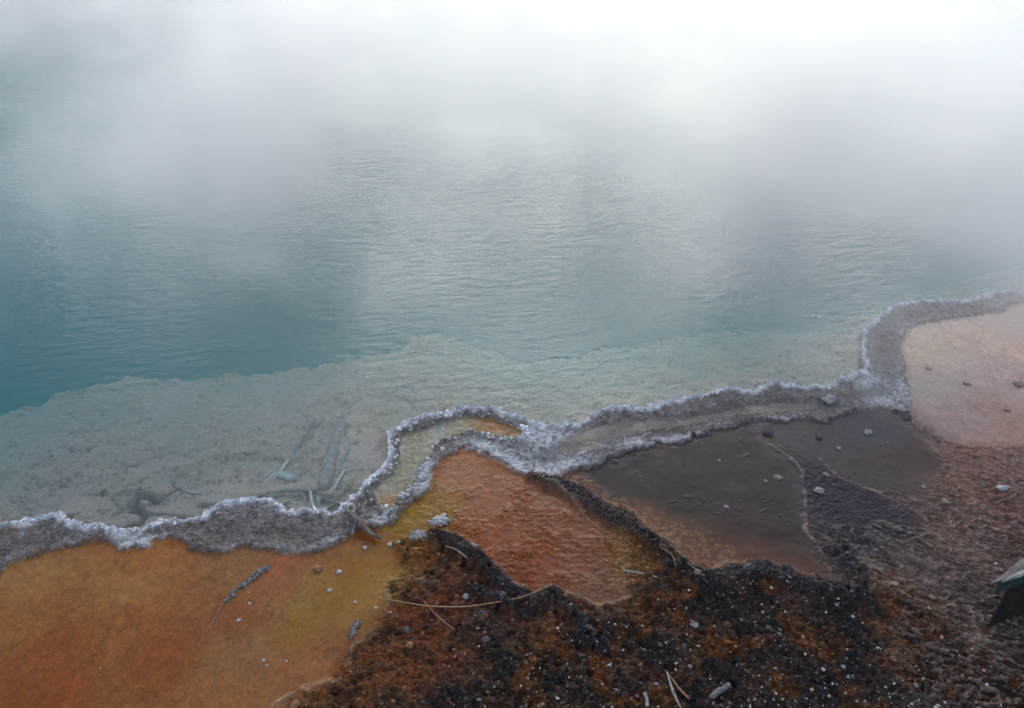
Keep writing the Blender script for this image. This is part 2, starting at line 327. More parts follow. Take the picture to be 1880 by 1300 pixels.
# rough mats: rusty red lumps, dark hollows
rr = fbm(X, Y, 12, 4, 93, .6)
C = mixc(C, alb(112, 58, 30), rough*ss(.0, .35, rr)*.5)
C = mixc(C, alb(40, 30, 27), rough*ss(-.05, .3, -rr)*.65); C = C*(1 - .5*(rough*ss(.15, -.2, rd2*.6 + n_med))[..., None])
C = mixc(C, alb(128, 104, 84), rough*ss(.55, .9, rd)*.35*ss(-.3, .3, n_big + .1))
bl_all = np.clip(black*ss(-.5, .0, n_med + .18*n_fin + .25), 0, 1)
deepblk = np.clip(blk*(1 - oran*.8)*ss(-.35, .25, n_med + n_fin*.5 + rr*.5 + .05), 0, 1)
bc = np.array([.016, .0155, .0165])
C = mixc(C, bc, deepblk*.93)
C = mixc(C, alb(104, 62, 28)*(.25 + .95*ss(-.35, .35, rr + n_fin*.6))[..., None], oran*.75)
C = mixc(C, np.array([.020, .020, .023]), bl_all*.92)
C = mixc(C, alb(120, 112, 108), bl_all*ss(.62, .9, rd2)*.45)
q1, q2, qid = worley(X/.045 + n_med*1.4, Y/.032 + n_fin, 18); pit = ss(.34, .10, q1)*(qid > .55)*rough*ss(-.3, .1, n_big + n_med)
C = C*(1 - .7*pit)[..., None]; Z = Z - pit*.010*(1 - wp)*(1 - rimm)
mw_ = ss(.80, .96, ridg(X*.8 + wx2*.6, Y*1.1 + wy2*.6, 13, 3, 19))*smooth_m*ss(-.1, .3, fbm(X, Y, 3, 3, 20))*(1 - wp)*(1 - rimm)
hue = ss(-.35, .35, fbm(X + wx2, Y + wy2, 3.5, 5, 119, .62))[..., None]*(1 - np.maximum(wp, rimm))[..., None]*(.6 - .3*blk)[..., None]
C = C*(1 - hue) + C*hue*np.array([1.12, .90, .78])
fil = ss(.72, .95, ridg(XR*.5 + wx2*.5, YR*1.9 + wy2*.5, 24, 3, 120))*smooth_m*ss(-.2, .3, fbm(X, Y, 2.2, 3, 121))
C = C*(1 - .16*fil)[..., None]
C = C*(1 - .32*mw_)[..., None]; Z = Z + mw_*.0025
# pale crests; on the terrace lips the backlight's highlight is painted in
C = mixc(C, alb(165, 140, 118), ridmask*(1 - blk*.6)*.62)
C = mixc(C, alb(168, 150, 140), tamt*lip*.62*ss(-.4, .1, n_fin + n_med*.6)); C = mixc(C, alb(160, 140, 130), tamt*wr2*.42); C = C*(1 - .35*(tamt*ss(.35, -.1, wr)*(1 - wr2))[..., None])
C = C*(1 - (.6*tamt*ss(.93, 1.0, tfr) + .6*tamt*ss(.18, .0, tfr))[..., None])  # undersides of the backlit terraces: shade painted dark along each lip
C = mixc(C, alb(140, 98, 74), mlump*.25); C = mixc(C, alb(150, 112, 88), mpatch*ss(.7, .9, rd2)*.45); C = mixc(C, alb(58, 34, 24), mpatch*ss(.1, .45, -n_fin - .3*n_ff)*.5)
# tan fuzz at the dark pool's left shore and the fine mesh patch
fz = ss(.14, .0, samp(pl([(1060,905),(1130,940),(1200,975),(1260,1000),(1320,1030)]), X + wx2*1.5, Y + wy2*1.5))*(1 - black)
C = mixc(C, alb(110, 62, 42), ss(.20, .0, samp(pl([(1180,960),(1260,1020),(1340,1045),(1400,1040),(1480,1062)]), X + wx2*1.5, Y + wy2*1.5))*(1 - black)*.55*ss(-.02, .02, D['dark']))
C = mixc(C, alb(128, 94, 58), fz*ss(.0, .35, n_fin + .3*n_ff + .1)*.7)
mesh_m = ss(.10, .06, samp(pl([(1165,985),(1180,1035),(1165,1050)]), X + wx*1.5, Y + wy*1.5))*(1 - black)
C = mixc(C, alb(98, 62, 24), mesh_m*.7); C = mixc(C, alb(150, 116, 84), mesh_m*ss(.42, .62, g1)*.6)
# rim colours
rimdark = alb(146, 139, 136); rimwhite = np.array([.58, .58, .62])
rc = np.ones(X.shape + (3,))*rimdark
rc = mixc(rc, alb(128, 118, 116), ss(-.2, .3, fbm(X, Y, 5, 4, 94)))
rc = mixc(rc, alb(120, 98, 74), ss(.05, .4, fbm(X, Y, 8, 4, 194))*.5)
rc = mixc(rc, alb(176, 166, 162), ss(1.0, 2.4, X)*.7)  # right end paled: the veil of steam is painted into the rim
whitezone = ss(.35, 1.0, np.exp(-((X - P(1630, 730)[0])**2/.03 + (Y - P(1630, 725)[1])**2/.03))*1.3 + np.exp(-((X - P(960, 850)[0])**2/.10 + (Y - P(960, 840)[1])**2/.05)) * 1.5 + np.exp(-((X - P(705, 950)[0])**2/.006 + (Y - P(705, 950)[1])**2/.006)) + np.exp(-((X - P(1200,815)[0])**2/.12 + (Y - P(1200, 815)[1])**2/.006))*.8 + np.exp(-((X - P(250, 1000)[0])**2/.02 + (Y - P(250, 1000)[1])**2/.004))*.9 + np.exp(-((X - P(770, 890)[0])**2/.006 + (Y - P(770, 880)[1])**2/.015))*1.1)
rc = mixc(rc, rimwhite*.92, np.clip(whitezone*ss(-.5, .15, n_med + n_fin*.5 + .1), 0, 1)*.9)
rc = mixc(rc, rimwhite*1.3, np.clip(np.exp(-((dp + .004)/.018)**2)*1.2, 0, 1)*ss(-.8, -.05, n_med + .35*n_fin + .2)*(.7 + .3*ss(.1, .8, cs)))
rc = mixc(rc, rimwhite*1.0, edge2*.8*ss(-.05, .25, n_med + n_fin*.4)*ss(-.15, .2, fbm(X, Y, 2.6, 2, 43))); veins = ss(.80, .93, ridg(X + wx, Y + wy, 16, 3, 78))
rc = mixc(rc, rimwhite, veins*.6); rc = rc*(1 - .35*ss(.1, -.3, n_fin + .5*n_ff)[..., None])
brn = ss(.03, .0, dl)
rc = mixc(rc, alb(84, 60, 38), brn*.6*ss(-.2, .2, n_med))
bl2 = alb(134, 130, 108)*(1 + .25*n_med + .35*n_fin + .15*n_ff)[..., None]; bl2 = mixc(bl2, alb(150, 150, 150), ss(.0, .35, n_med)*.5)
bl2 = mixc(bl2, alb(142, 100, 60), ss(P(830, 790)[0], P(900, 790)[0], X)); bl2 = mixc(bl2, alb(150, 98, 50), ss(P(720, 930)[1] + .14, P(720, 930)[1], Y)*.6)
rc = rc*(1 - basin[..., None]) + bl2*basin[..., None]
rc = mixc(rc, alb(146, 133, 124), sandy)
rc = mixc(rc, alb(112, 104, 100), graymid*(1 - basin)*.7)
C = C*(1 - rimm[..., None]) + rc*rimm[..., None]
# pool bed colour: grey silt, slightly warm; rock of the shaft below turns a darker blue-grey
bedc = alb(200, 178, 162)*np.ones(X.shape + (3,))*(1 + .16*silt + .10*n_fin)[..., None]
bedc = mixc(bedc, alb(205, 184, 178), ss(.0, .4, fbm(X, Y, 3, 3, 95))*.3)
bedc = mixc(bedc, alb(80, 75, 72), crev*.75)
bedc = bedc*(1 - .5*fl2[..., None])  # small shadows of the silt flakes, painted as dark lines
bedc = bedc*(1 - .42*ss(.80, .97, flake)[..., None]*ss(-.2, .2, n_med)[..., None] - .40*(ss(.05, .0, pb2 - pb1)*shal)[..., None])
bedc = mixc(bedc, alb(100, 118, 122), ss(.0, .5, dlg))
C = C*(1 - wp[..., None]) + bedc*wp[..., None]
farland = ss(1.02, 1.1, farr); C = mixc(C, np.array([.16, .14, .12]), farland)
C = np.clip(C, .004, .8)
# masks: r speckle, g wet film, b roughness of relief
speck = np.clip(rimm*(1 - basin)*(1 - sandy*.85)*(.85) + blk*.35*rough, 0, 1)*(1 - wp)
wet = np.clip(wetm*(1 - .4*dkp)*(1 - .75*mpatch)*(1 - rimm) + rimm*(.15 + .3*basin + .3*sandy), 0, 1)*(1 - wp)*(1 - deepblk*.6)*(1 - bl_all*.5)
relief = np.clip(rough*.8 + rimm*(1 - basin)*.9 + .12 + bl_all*.5 + tamt*.15, 0, 1)*(1 - wp*.94)

def obj_from(name, verts, faces, mat, cols=None, masks=None, parent=None, smooth=True):
    me = bpy.data.meshes.new(name)
    verts = np.asarray(verts, np.float32); faces = np.asarray(faces, np.int32)
    k = faces.shape[1]
    me.vertices.add(len(verts)); me.vertices.foreach_set('co', verts.ravel())
    me.loops.add(faces.size); me.loops.foreach_set('vertex_index', faces.ravel())
    me.polygons.add(len(faces)); me.polygons.foreach_set('loop_start', np.arange(0, faces.size, k, dtype=np.int32))
    me.polygons.foreach_set('loop_total', np.full(len(faces), k, np.int32))
    me.polygons.foreach_set('use_smooth', np.full(len(faces), smooth))
    me.update(calc_edges=True)
    for nm, arr in (('Col', cols), ('Mask', masks)):
        if arr is not None:
            a = me.color_attributes.new(nm, 'FLOAT_COLOR', 'POINT')
            b = np.ones((len(verts), 4), np.float32); b[:, :3] = arr; a.data.foreach_set('color', b.ravel())
    me.materials.append(mat)
    o = bpy.data.objects.new(name, me); COL.objects.link(o); o.parent = parent
    return o
def tag(o, label=None, cat=None, group=None, kind=None):
    for k, v in (('label', label), ('category', cat), ('group', group), ('kind', kind)):
        if v: o[k] = v
    return o

# ------------------------------------------------------------------ materials
def ground_material():
    m = bpy.data.materials.new('mineral_ground'); m.use_nodes = True; N = NT(m.node_tree); N.n.clear()
    col = N.add('ShaderNodeAttribute', attribute_name='Col').outputs['Color']
    mk = N.add('ShaderNodeSeparateColor', {0: N.add('ShaderNodeAttribute', attribute_name='Mask').outputs['Color']}).outputs
    pos = N.add('ShaderNodeNewGeometry').outputs['Position']
    vor = N.add('ShaderNodeTexVoronoi', {'Vector': pos, 'Scale': 165.0, 'Randomness': 1.0}).outputs
    nf = N.noise(pos, 240.0, 3.0, 0.6); nm = N.noise(pos, 60.0, 4.0, 0.65)
    dot = N.m('MULTIPLY', N.mr(vor['Distance'], .30, .12), N.mr(nm, .46, .60))
    dot = N.m('MULTIPLY', dot, mk[0])
    dk = N.m('MULTIPLY', N.mr(nf, .56, .40), mk[0])
    c = N.mix(N.m('MULTIPLY', dk, .7), col, N.mix(1.0, col, (.30, .28, .27, 1), 'MULTIPLY'))
    c = N.mix(N.m('MULTIPLY', dot, .45), c, (.55, .54, .55, 1))
    gv = N.mr(nf, .3, .7, .86, 1.14)
    gv = N.m('MULTIPLY', gv, N.mr(N.noise(pos, 110.0, 3.0, .7), .3, .7, .80, 1.2))
    c = N.mix(1.0, c, N.add('ShaderNodeCombineColor', {0: gv, 1: gv, 2: gv}).outputs[0], 'MULTIPLY')
    h = N.m('ADD', N.m('MULTIPLY', nm, .6), N.m('SUBTRACT', N.m('MULTIPLY', nf, .5), N.m('MULTIPLY', vor['Distance'], .5)))
    bump = N.add('ShaderNodeBump', {'Height': h, 'Strength': N.m('MULTIPLY', mk[2], .9), 'Distance': .008})
    film = N.add('ShaderNodeBump', {'Height': N.noise(pos, 9.0, 2.0), 'Strength': .08, 'Distance': .02})
    b = N.add('ShaderNodeBsdfPrincipled', {'Base Color': c, 'Roughness': .8, 'Specular IOR Level': .08, 'Normal': bump.outputs[0],
              'Coat Weight': mk[1], 'Coat Roughness': N.mr(mk[2], 0, 1, .10, .45), 'Coat IOR': 1.33, 'Coat Normal': film.outputs[0]})
    N.l.new(b.outputs[0], N.add('ShaderNodeOutputMaterial').inputs[0])
    return m
MG = ground_material()

def simple(name, c1, c2, scale=60, rough=.8, bump=.4, dist=.004, stretch=(1, 1, 1), spec=.3):
    m = bpy.data.materials.new(name); m.use_nodes = True; N = NT(m.node_tree); N.n.clear()
    tcn = N.add('ShaderNodeTexCoord').outputs['Object']; v = N.vm('MULTIPLY', tcn, stretch)
    n = N.noise(v, scale, 4.0, .65); n2 = N.noise(v, scale*3.3, 3.0, .6)
    c = N.mix(N.mr(n, .35, .65), tuple(c1) + (1,), tuple(c2) + (1,))
    bp = N.add('ShaderNodeBump', {'Height': N.m('ADD', n, N.m('MULTIPLY', n2, .6)), 'Strength': bump, 'Distance': dist})
    b = N.add('ShaderNodeBsdfPrincipled', {'Base Color': c, 'Roughness': rough, 'Specular IOR Level': spec, 'Normal': bp.outputs[0]})
    N.l.new(b.outputs[0], N.add('ShaderNodeOutputMaterial').inputs[0])
    return m

# ------------------------------------------------------------------ build ground / rim / bed from the one sheet
ny, nx = X.shape
idx = np.arange(ny*nx).reshape(ny, nx)
F = np.stack([idx[:-1, :-1], idx[:-1, 1:], idx[1:, 1:], idx[1:, :-1]], -1).reshape(-1, 4)
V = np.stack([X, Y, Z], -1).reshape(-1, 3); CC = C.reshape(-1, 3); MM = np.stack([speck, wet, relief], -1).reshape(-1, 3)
cls = np.where(dp > .012, 2, np.where((dl > 0) & near, 1, 0)); cls = np.where(farr > 1.06, 0, cls)
fc = cls.ravel()[F[:, 0]]
def part(name, k, extra=None):
    f = F[fc == k]; used = np.unique(f); mp = np.zeros(ny*nx, np.int64); mp[used] = np.arange(len(used))
    v, c, m, f = V[used], CC[used], MM[used], mp[f]
    return v, c, m, f
def Hat(x, y):
    i = np.clip(np.searchsorted(ax, x) - 1, 0, nx - 1); j = np.clip(np.searchsorted(ay, y) - 1, 0, ny - 1)
    return Z[j, i]
def PG(px, py, up=0.0):
    """photo pixel -> point on the surveyed ground (bed included)"""
    z = 0.0
    for _ in range(8):
        x, y, _z = P(px, py, z + up); z = .5*z + .5*float(Hat(x, y))
    return np.array((x, y, float(Hat(x, y)) + up))

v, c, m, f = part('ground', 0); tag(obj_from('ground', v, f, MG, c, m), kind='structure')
v, c, m, f = part('pool_bed', 2); tag(obj_from('pool_bed', v, f, MG, c, m), kind='structure')

# low-poly stone / knob prototypes
def ico(sub):
    t = (1 + 5**.5)/2
    vs = [(-1,t,0),(1,t,0),(-1,-t,0),(1,-t,0),(0,-1,t),(0,1,t),(0,-1,-t),(0,1,-t),(t,0,-1),(t,0,1),(-t,0,-1),(-t,0,1)]
    fs = [(0,11,5),(0,5,1),(0,1,7),(0,7,10),(0,10,11),(1,5,9),(5,11,4),(11,10,2),(10,7,6),(7,1,8),(3,9,4),(3,4,2),(3,2,6),(3,6,8),(3,8,9),(4,9,5),(2,4,11),(6,2,10),(8,6,7),(9,8,1)]
    vs = [np.array(q)/np.linalg.norm(q) for q in vs]
    for _ in range(sub):
        mid = {}; nf = []
        def mp_(a, b):
            k = (min(a, b), max(a, b))
            if k not in mid: q = vs[a] + vs[b]; vs.append(q/np.linalg.norm(q)); mid[k] = len(vs) - 1
            return mid[k]
        for a, b, cc in fs:
            ab, bc_, ca_ = mp_(a, b), mp_(b, cc), mp_(cc, a); nf += [(a, ab, ca_), (b, bc_, ab), (cc, ca_, bc_), (ab, bc_, ca_)]
        fs = nf
    return np.array(vs), np.array(fs)
I0, I0F = ico(0); I1, I1F = ico(1); I2, I2F = ico(2); I3, I3F = ico(3)
def scatter(protoV, protoF, P0, R, squash, jit, cols):
    """many lumps as one mesh"""
    n = len(P0); k = len(protoV)
    a = rng.uniform(0, 6.28, n); ca_, sa_ = np.cos(a), np.sin(a)
    q = protoV[None]*(1 + rng.uniform(-jit, jit, (n, k, 1)))*(R[:, None, None])*np.stack([rng.uniform(.7, 1.25, n), rng.uniform(.7, 1.1, n), squash*rng.uniform(.7, 1.2, n)], -1)[:, None, :]
    tx = rng.uniform(-.5, .5, n)[:, None]
    y = q[..., 1]*np.cos(tx) - q[..., 2]*np.sin(tx); z = q[..., 1]*np.sin(tx) + q[..., 2]*np.cos(tx)
    xx = q[..., 0]*ca_[:, None] - y*sa_[:, None]; yy = q[..., 0]*sa_[:, None] + y*ca_[:, None]
    Vv = np.stack([xx, yy, z], -1) + P0[:, None, :]
    Fv = protoF[None] + (np.arange(n)*k)[:, None, None]
    return Vv.reshape(-1, 3), Fv.reshape(-1, 3), np.repeat(cols, k, 0)

# the mineral rim: sheet faces plus the cauliflower knobs that grow over the water
v, c, m, f = part('mineral_rim', 1)
f = np.concatenate([f[:, [0, 1, 2]], f[:, [0, 2, 3]]])
PW = pts(POOL); kp = []; kr = []
for a, b in zip(PW[:-1], PW[1:]):
    L = np.linalg.norm(b - a)
    if a[0] < -3 or b[0] > 4.2: continue
    for t in np.arange(0, 1, .0055/L) if L > 0 else ():
        q = a + (b - a)*t
        kp.append((q[0] + rnd.gauss(0, .010), q[1] + rnd.gauss(0, .010))); kr.append(rnd.choice((rnd.uniform(.0015, .004), rnd.uniform(.002, .006), rnd.uniform(.004, .0115))))
kp = np.array(kp)
wxk = fbm(kp[:, 0], kp[:, 1], 5, 4, 1)*.022 + fbm(kp[:, 0], kp[:, 1], 26, 3, 2)*.008; wyk = fbm(kp[:, 0], kp[:, 1], 5, 4, 11)*.022 + fbm(kp[:, 0], kp[:, 1], 26, 3, 12)*.008
kp = kp - np.stack([wxk, wyk], -1)*.5
dk_ = samp(sd_pool, kp[:, 0] + wxk*.5, kp[:, 1] + wyk*.5)
kn = fbm(kp[:, 0], kp[:, 1], 7, 3, 52)
keep = (kn + .3*rng.random(len(kp)) > -.3) & (np.array([Hat(a, b) for a, b in kp]) > -.004)
kp = kp[keep]; kr = np.array(kr)[keep]; kn = kn[keep]
kz = np.clip(np.array([Hat(a, b) for a, b in kp]), .004, .03) + .001
kc = np.clip(np.array([.70, .70, .74])[None]*(.62 + .35*rng.random((len(kp), 1)) + .35*kn[:, None]), .1, .78)
kv, kf, kcol = scatter(I1, I1F, np.column_stack([kp, kz]), kr, .5, .24, kc)
# crumbs on the rim body and knob clusters on the basin's inner edge
cands = rng.uniform((-2.4, 2.0), (3.4, 4.4), (60000, 2))
ddp = samp(sd_pool, cands[:, 0], cands[:, 1]); ddl = samp(sd_land, cands[:, 0], cands[:, 1]); ddb = samp(S['basin'], cands[:, 0], cands[:, 1]); dds = samp(S['sandy'], cands[:, 0], cands[:, 1])
ok = (ddp < -.01) & (ddl > -.03) & (ddb < .0) & (dds < .01) & (np.array([Hat(a, b) for a, b in cands]) > .0); cands = cands[ok]; ddl = ddl[ok]; ddb = ddb[ok]
nn = fbm(cands[:, 0], cands[:, 1], 9, 3, 74)
ok = (rng.random(len(cands)) < .30 + .5*(nn > .05) + .5*(np.abs(ddb) < .03)) & ((ddl > .01) | (rng.random(len(cands)) < .6))
cands = cands[ok]; nn = nn[ok]; ddb = ddb[ok]
cr = rng.uniform(.0016, .004, len(cands)) + .009*(ddb > -.035)*rng.random(len(cands))**1.6
cz = np.array([Hat(a, b) for a, b in cands]) + cr*.3
ci = np.clip(np.searchsorted(ax, cands[:, 0]) - 1, 0, nx - 1); cj = np.clip(np.searchsorted(ay, cands[:, 1]) - 1, 0, ny - 1)
cc = np.clip(C[cj, ci]*rng.uniform(.8, 1.9, (len(cands), 1)) + .25*(ddb > -.035)[:, None]*rng.random((len(cands), 1)), .05, .72)
v2, f2_, c2 = scatter(I0, I0F, np.column_stack([cands, cz]), cr, .8, .25, cc)
VV = np.concatenate([v, kv, v2]); FF = np.concatenate([f, kf + len(v), f2_ + len(v) + len(kv)])
mm = np.concatenate([m, np.tile([.25, .1, .7], (len(kv), 1)), np.tile([.0, .1, .3], (len(v2), 1))])
rim = obj_from('mineral_rim', VV, FF, MG, np.concatenate([c, kcol, c2]), mm)
tag(rim, 'white and grey scalloped mineral crust edging the blue hot spring', 'mineral crust', kind='structure')

# ------------------------------------------------------------------ water: closed body, transparent rippled surface, milky teal volume
def boxmesh(name, x0, x1, y0, y1, z0, z1, mat):
    vs = [(x0,y0,z0),(x1,y0,z0),(x1,y1,z0),(x0,y1,z0),(x0,y0,z1),(x1,y0,z1),(x1,y1,z1),(x0,y1,z1)]
    return obj_from(name, vs, [(3,2,1,0),(4,5,6,7),(0,1,5,4),(1,2,6,5),(2,3,7,6),(3,0,4,7)], mat, smooth=False)
mw = bpy.data.materials.new('spring_water'); mw.use_nodes = True; N = NT(mw.node_tree); N.n.clear()
pos = N.add('ShaderNodeNewGeometry').outputs['Position']
rot = N.add('ShaderNodeVectorRotate', {'Vector': pos, 'Angle': math.radians(-12)}, rotation_type='Z_AXIS').outputs[0]
r1 = N.noise(N.vm('MULTIPLY', rot, (.6, 1.35, 1)), 15.0, 3.0, .5, .3)
r2 = N.noise(N.vm('MULTIPLY', rot, (.6, 1.5, 1)), 34.0, 2.0, .5, .3)
r3 = N.noise(N.vm('MULTIPLY', rot, (.7, 1.0, 1)), 2.6, 2.0, .5)
calm = N.mr(N.noise(pos, .8, 3.0), .36, .62, .35, 1.0)
shelter = N.mr(N.add('ShaderNodeSeparateXYZ', {0: pos}).outputs[1], 3.0, 5.8, .14, 1.0)
hgt = N.m('ADD', N.m('ADD', N.m('MULTIPLY', r1, 1.0), N.m('MULTIPLY', r2, .35)), N.m('MULTIPLY', r3, .35))
bmp = N.add('ShaderNodeBump', {'Height': hgt, 'Strength': N.m('MULTIPLY', calm, shelter), 'Distance': .017})
fr = N.add('ShaderNodeFresnel', {'IOR': 1.333, 'Normal': bmp.outputs[0]}).outputs[0]
tr = N.add('ShaderNodeBsdfTransparent', {'Color': (.97, .99, 1, 1)}).outputs[0]
gl = N.add('ShaderNodeBsdfGlossy', {'Color': (1, 1, 1, 1), 'Roughness': .03, 'Normal': bmp.outputs[0]}).outputs[0]
mxs = N.add('ShaderNodeMixShader', {0: fr, 1: tr, 2: gl}).outputs[0]
out = N.add('ShaderNodeOutputMaterial'); N.l.new(mxs, out.inputs[0])
va = N.add('ShaderNodeVolumeAbsorption', {'Color': (.12, .84, .85, 1), 'Density': 1.30}).outputs[0]
vs_ = N.add('ShaderNodeVolumeScatter', {'Color': (.20, .84, .87, 1), 'Density': .76, 'Anisotropy': .1}).outputs[0]
N.l.new(N.add('ShaderNodeAddShader', {0: va, 1: vs_}).outputs[0], out.inputs[1])
tag(boxmesh('water', -22, 26, 1.9, 31, -3.6, 0.0, mw), kind='structure')

# ------------------------------------------------------------------ steam
STEAM = [ # px, py (where it stands on the water), height, radius x, y, z, amount
 (380, 250, .8, 1.1, 2.4, 1.2, .26), (430, 60, 1.0, 2.0, 2.8, 1.4, .30), (60, 330, .3, 1.2, .9, .6, .16),
 (1000, 120, .8, 3.6, 2.4, 1.3, .16), (1480, 180, .8, 2.2, 2.8, 1.5, .36), (1770, 330, .6, 1.2, 1.6, 1.2, .34), (1780, 100, 1.0, 2.4, 3.0, 1.3, .20),
 (1860, 540, .2, .8, .7, .5, .55), (1620, 600, .15, .9, .6, .35, .40), (1450, 480, .2, 1.2, .7, .4, .14), (1100, 400, .3, 1.6, .9, .5, .10), (1880, 700, .12, .5, .5, .3, .25), (520, 500, .1, .5, .35, .3, .35), (760, 470, .2, .8, .4, .35, .14), (1250, 520, .2, .9, .35, .35, .14), (1000, 640, .12, .6, .25, .25, .16), (300, 590, .12, .6, .3, .25, .16),
 (40, 60, .8, 2.2, 3.0, 1.8, -.42), (560, 210, .6, .6, .9, .9, -.2), (1350, 380, .3, .8, .7, .6, -.1), (150, 620, .2, 1.3, .8, .8, -.08)]
ms = bpy.data.materials.new('steam'); ms.use_nodes = True; N = NT(ms.node_tree); N.n.clear()
pos = N.add('ShaderNodeTexCoord').outputs['Object']
xyz = N.add('ShaderNodeSeparateXYZ', {0: pos}).outputs
warp = N.add('ShaderNodeTexNoise', {'Vector': pos, 'Scale': .8, 'Detail': 1.0}).outputs['Color']
pw = N.vm('ADD', pos, N.vm('MULTIPLY', N.vm('SUBTRACT', warp, (.5, .5, .5)), (1.2, 1.2, .8)))
nz = N.noise(N.vm('MULTIPLY', pw, (1, .8, .8)), 1.05, 4.0, .6)
base = N.m('MULTIPLY', N.mr(xyz[1], 2.8, 9.5, 0.012, .17), N.mr(nz, .38, .64, .25, 1.85))
g = base
for px, py, hz, rx, ry, rz, am in STEAM:
    cx, cy, _ = P(px, py, hz)
    d = N.vm('LENGTH', N.vm('MULTIPLY', N.vm('SUBTRACT', pw, (cx, cy, hz)), (1/rx, 1/ry, 1/rz)))
    e = N.mr(d, 1.0, .0, 0.0, am, True)
    e = N.m('MULTIPLY', e, N.mr(nz, .38, .62, .25, 1.9)) if am > 0 else e
    g = N.m('ADD', g, e)
g = N.m('MULTIPLY', N.m('MAXIMUM', g, 0.0), N.m('MULTIPLY', N.mr(xyz[2], 2.25, .5, 0, 1, True), N.mr(xyz[1], 1.9, 3.2, 0, 1, True)))
g = N.m('MULTIPLY', g, N.mr(xyz[1], 24, 15, 0, 1))
pv = N.add('ShaderNodeVolumePrincipled', {'Color': (.985, .99, 1, 1), 'Density': g, 'Anisotropy': .5})
N.l.new(pv.outputs[0], N.add('ShaderNodeOutputMaterial').inputs['Volume'])
ms.cycles.volume_step_rate = 1.0 if hasattr(ms, 'cycles') else 1
st = boxmesh('steam', -13, 15, 1.9, 24, .008, 2.25, ms)
tag(st, kind='stuff', label='white steam drifting over the blue hot spring', cat='steam')
sc.cycles.volume_step_rate = .25

# ------------------------------------------------------------------ loose things
def pxr(p, px): # pixels -> metres at p
    d = (p[1]*cp + (CAM_H - p[2])*sp); return px*d/FPX
def tube(name, path, rads, mat, parent=None, sides=9, jit=.12, sub=5, ends=True):
    path = np.array(path, float); rads = np.array(rads, float)
    t = np.linspace(0, len(path) - 1, (len(path) - 1)*sub + 1); i = np.minimum(t.astype(int), len(path) - 2); f = (t - i)[:, None]
    pm = np.vstack([2*path[0] - path[1], path, 2*path[-1] - path[-2]])
    a, b, c_, d = pm[i], pm[i + 1], pm[i + 2], pm[i + 3]
    q = .5*((2*b) + (-a + c_)*f + (2*a - 5*b + 4*c_ - d)*f**2 + (-a + 3*b - 3*c_ + d)*f**3)
    r = np.interp(t, np.arange(len(path)), rads)
    T = np.gradient(q, axis=0); T /= np.linalg.norm(T, axis=1)[:, None] + 1e-9
    U = np.cross(T, (0.02, 0.03, 1)); U /= np.linalg.norm(U, axis=1)[:, None] + 1e-9; Wv = np.cross(U, T)
    an = np.arange(sides)*2*math.pi/sides
    prof = 1 + rng.uniform(-jit, jit, sides)
    ring = q[:, None] + (r[:, None]*(prof[None]*(1 + rng.uniform(-jit*.5, jit*.5, (len(q), sides)))))[..., None]*(np.cos(an)[None, :, None]*U[:, None] + np.sin(an)[None, :, None]*Wv[:, None])
    V_ = list(ring.reshape(-1, 3)); n = len(q); F_ = []
    for k in range(n - 1):
        for j in range(sides):
            j2 = (j + 1) % sides; F_ += [(k*sides + j, k*sides + j2, (k + 1)*sides + j2), (k*sides + j, (k + 1)*sides + j2, (k + 1)*sides + j)]
    V_.append(q[0] - T[0]*r[0]*.25); V_.append(q[-1] + T[-1]*r[-1]*.3)
    for j in range(sides):
        j2 = (j + 1) % sides; F_ += [(n*sides, j2, j), (n*sides + 1, (n - 1)*sides + j, (n - 1)*sides + j2)]
    return obj_from(name, V_, F_, mat, parent=parent)
def empty(name, p):
    o = bpy.data.objects.new(name, None); COL.objects.link(o); o.location = p; o.empty_display_size = .05; return o
def stick(name, pp, r, mat, label=None, cat=None, group=None, up=None, parent=None, **kw):
    """pp: photo pixels along the stick, r: radii in pixels"""
    r = r if hasattr(r, '__len__') else [r]*len(pp)
    path = []; rr_ = []
    for (px, py), q in zip(pp, r):
        p = PG(px, py); rad = pxr(p, q); path.append(p + np.array([0, 0, rad*.6 + (up or 0)])); rr_.append(rad)
    if parent is not None: path = [p - np.array(parent.location) for p in path]
    o = tube(name, path, rr_, mat, parent=parent, **kw)
    if label: tag(o, label, cat, group)
    return o

M_old = simple('silted_wood', (.19,.185,.17), (.34,.33,.31), 40, .9, .5, .004)
M_pale = simple('bleached_wood', (.44,.45,.44), (.66,.67,.66), 60, .85, .4, .003)
M_root = simple('dark_root', (.035,.027,.024), (.15,.11,.09), 90, .7, .7, .004)
M_bark = simple('crusted_bark', (.05,.045,.045), (.27,.25,.25), 110, .85, 1.0, .008)
M_stem = simple('dry_grass', (.22,.14,.07), (.36,.25,.14), 80, .7, .1, .001)
M_red = simple('rusty_twig', (.13,.055,.03), (.26,.13,.08), 90, .8, .5, .003)
M_gtw = simple('grey_twig', (.12,.105,.10), (.30,.27,.25), 90, .85, .4, .002)
M_sw = simple('white_crust_stone', (.28,.27,.27), (.52,.51,.52), 130, .85, .8, .004)
M_st = simple('tan_stone', (.17,.12,.085), (.36,.28,.22), 120, .8, .8, .004)
M_sd = simple('dark_stone', (.02,.02,.024), (.10,.095,.10), 130, .75, .8, .004)
M_sg = simple('grey_stone', (.15,.145,.145), (.34,.33,.33), 120, .8, .8, .004)
M_sb = simple('rusty_stone', (.12,.055,.03), (.30,.16,.09), 120, .75, .8, .004)

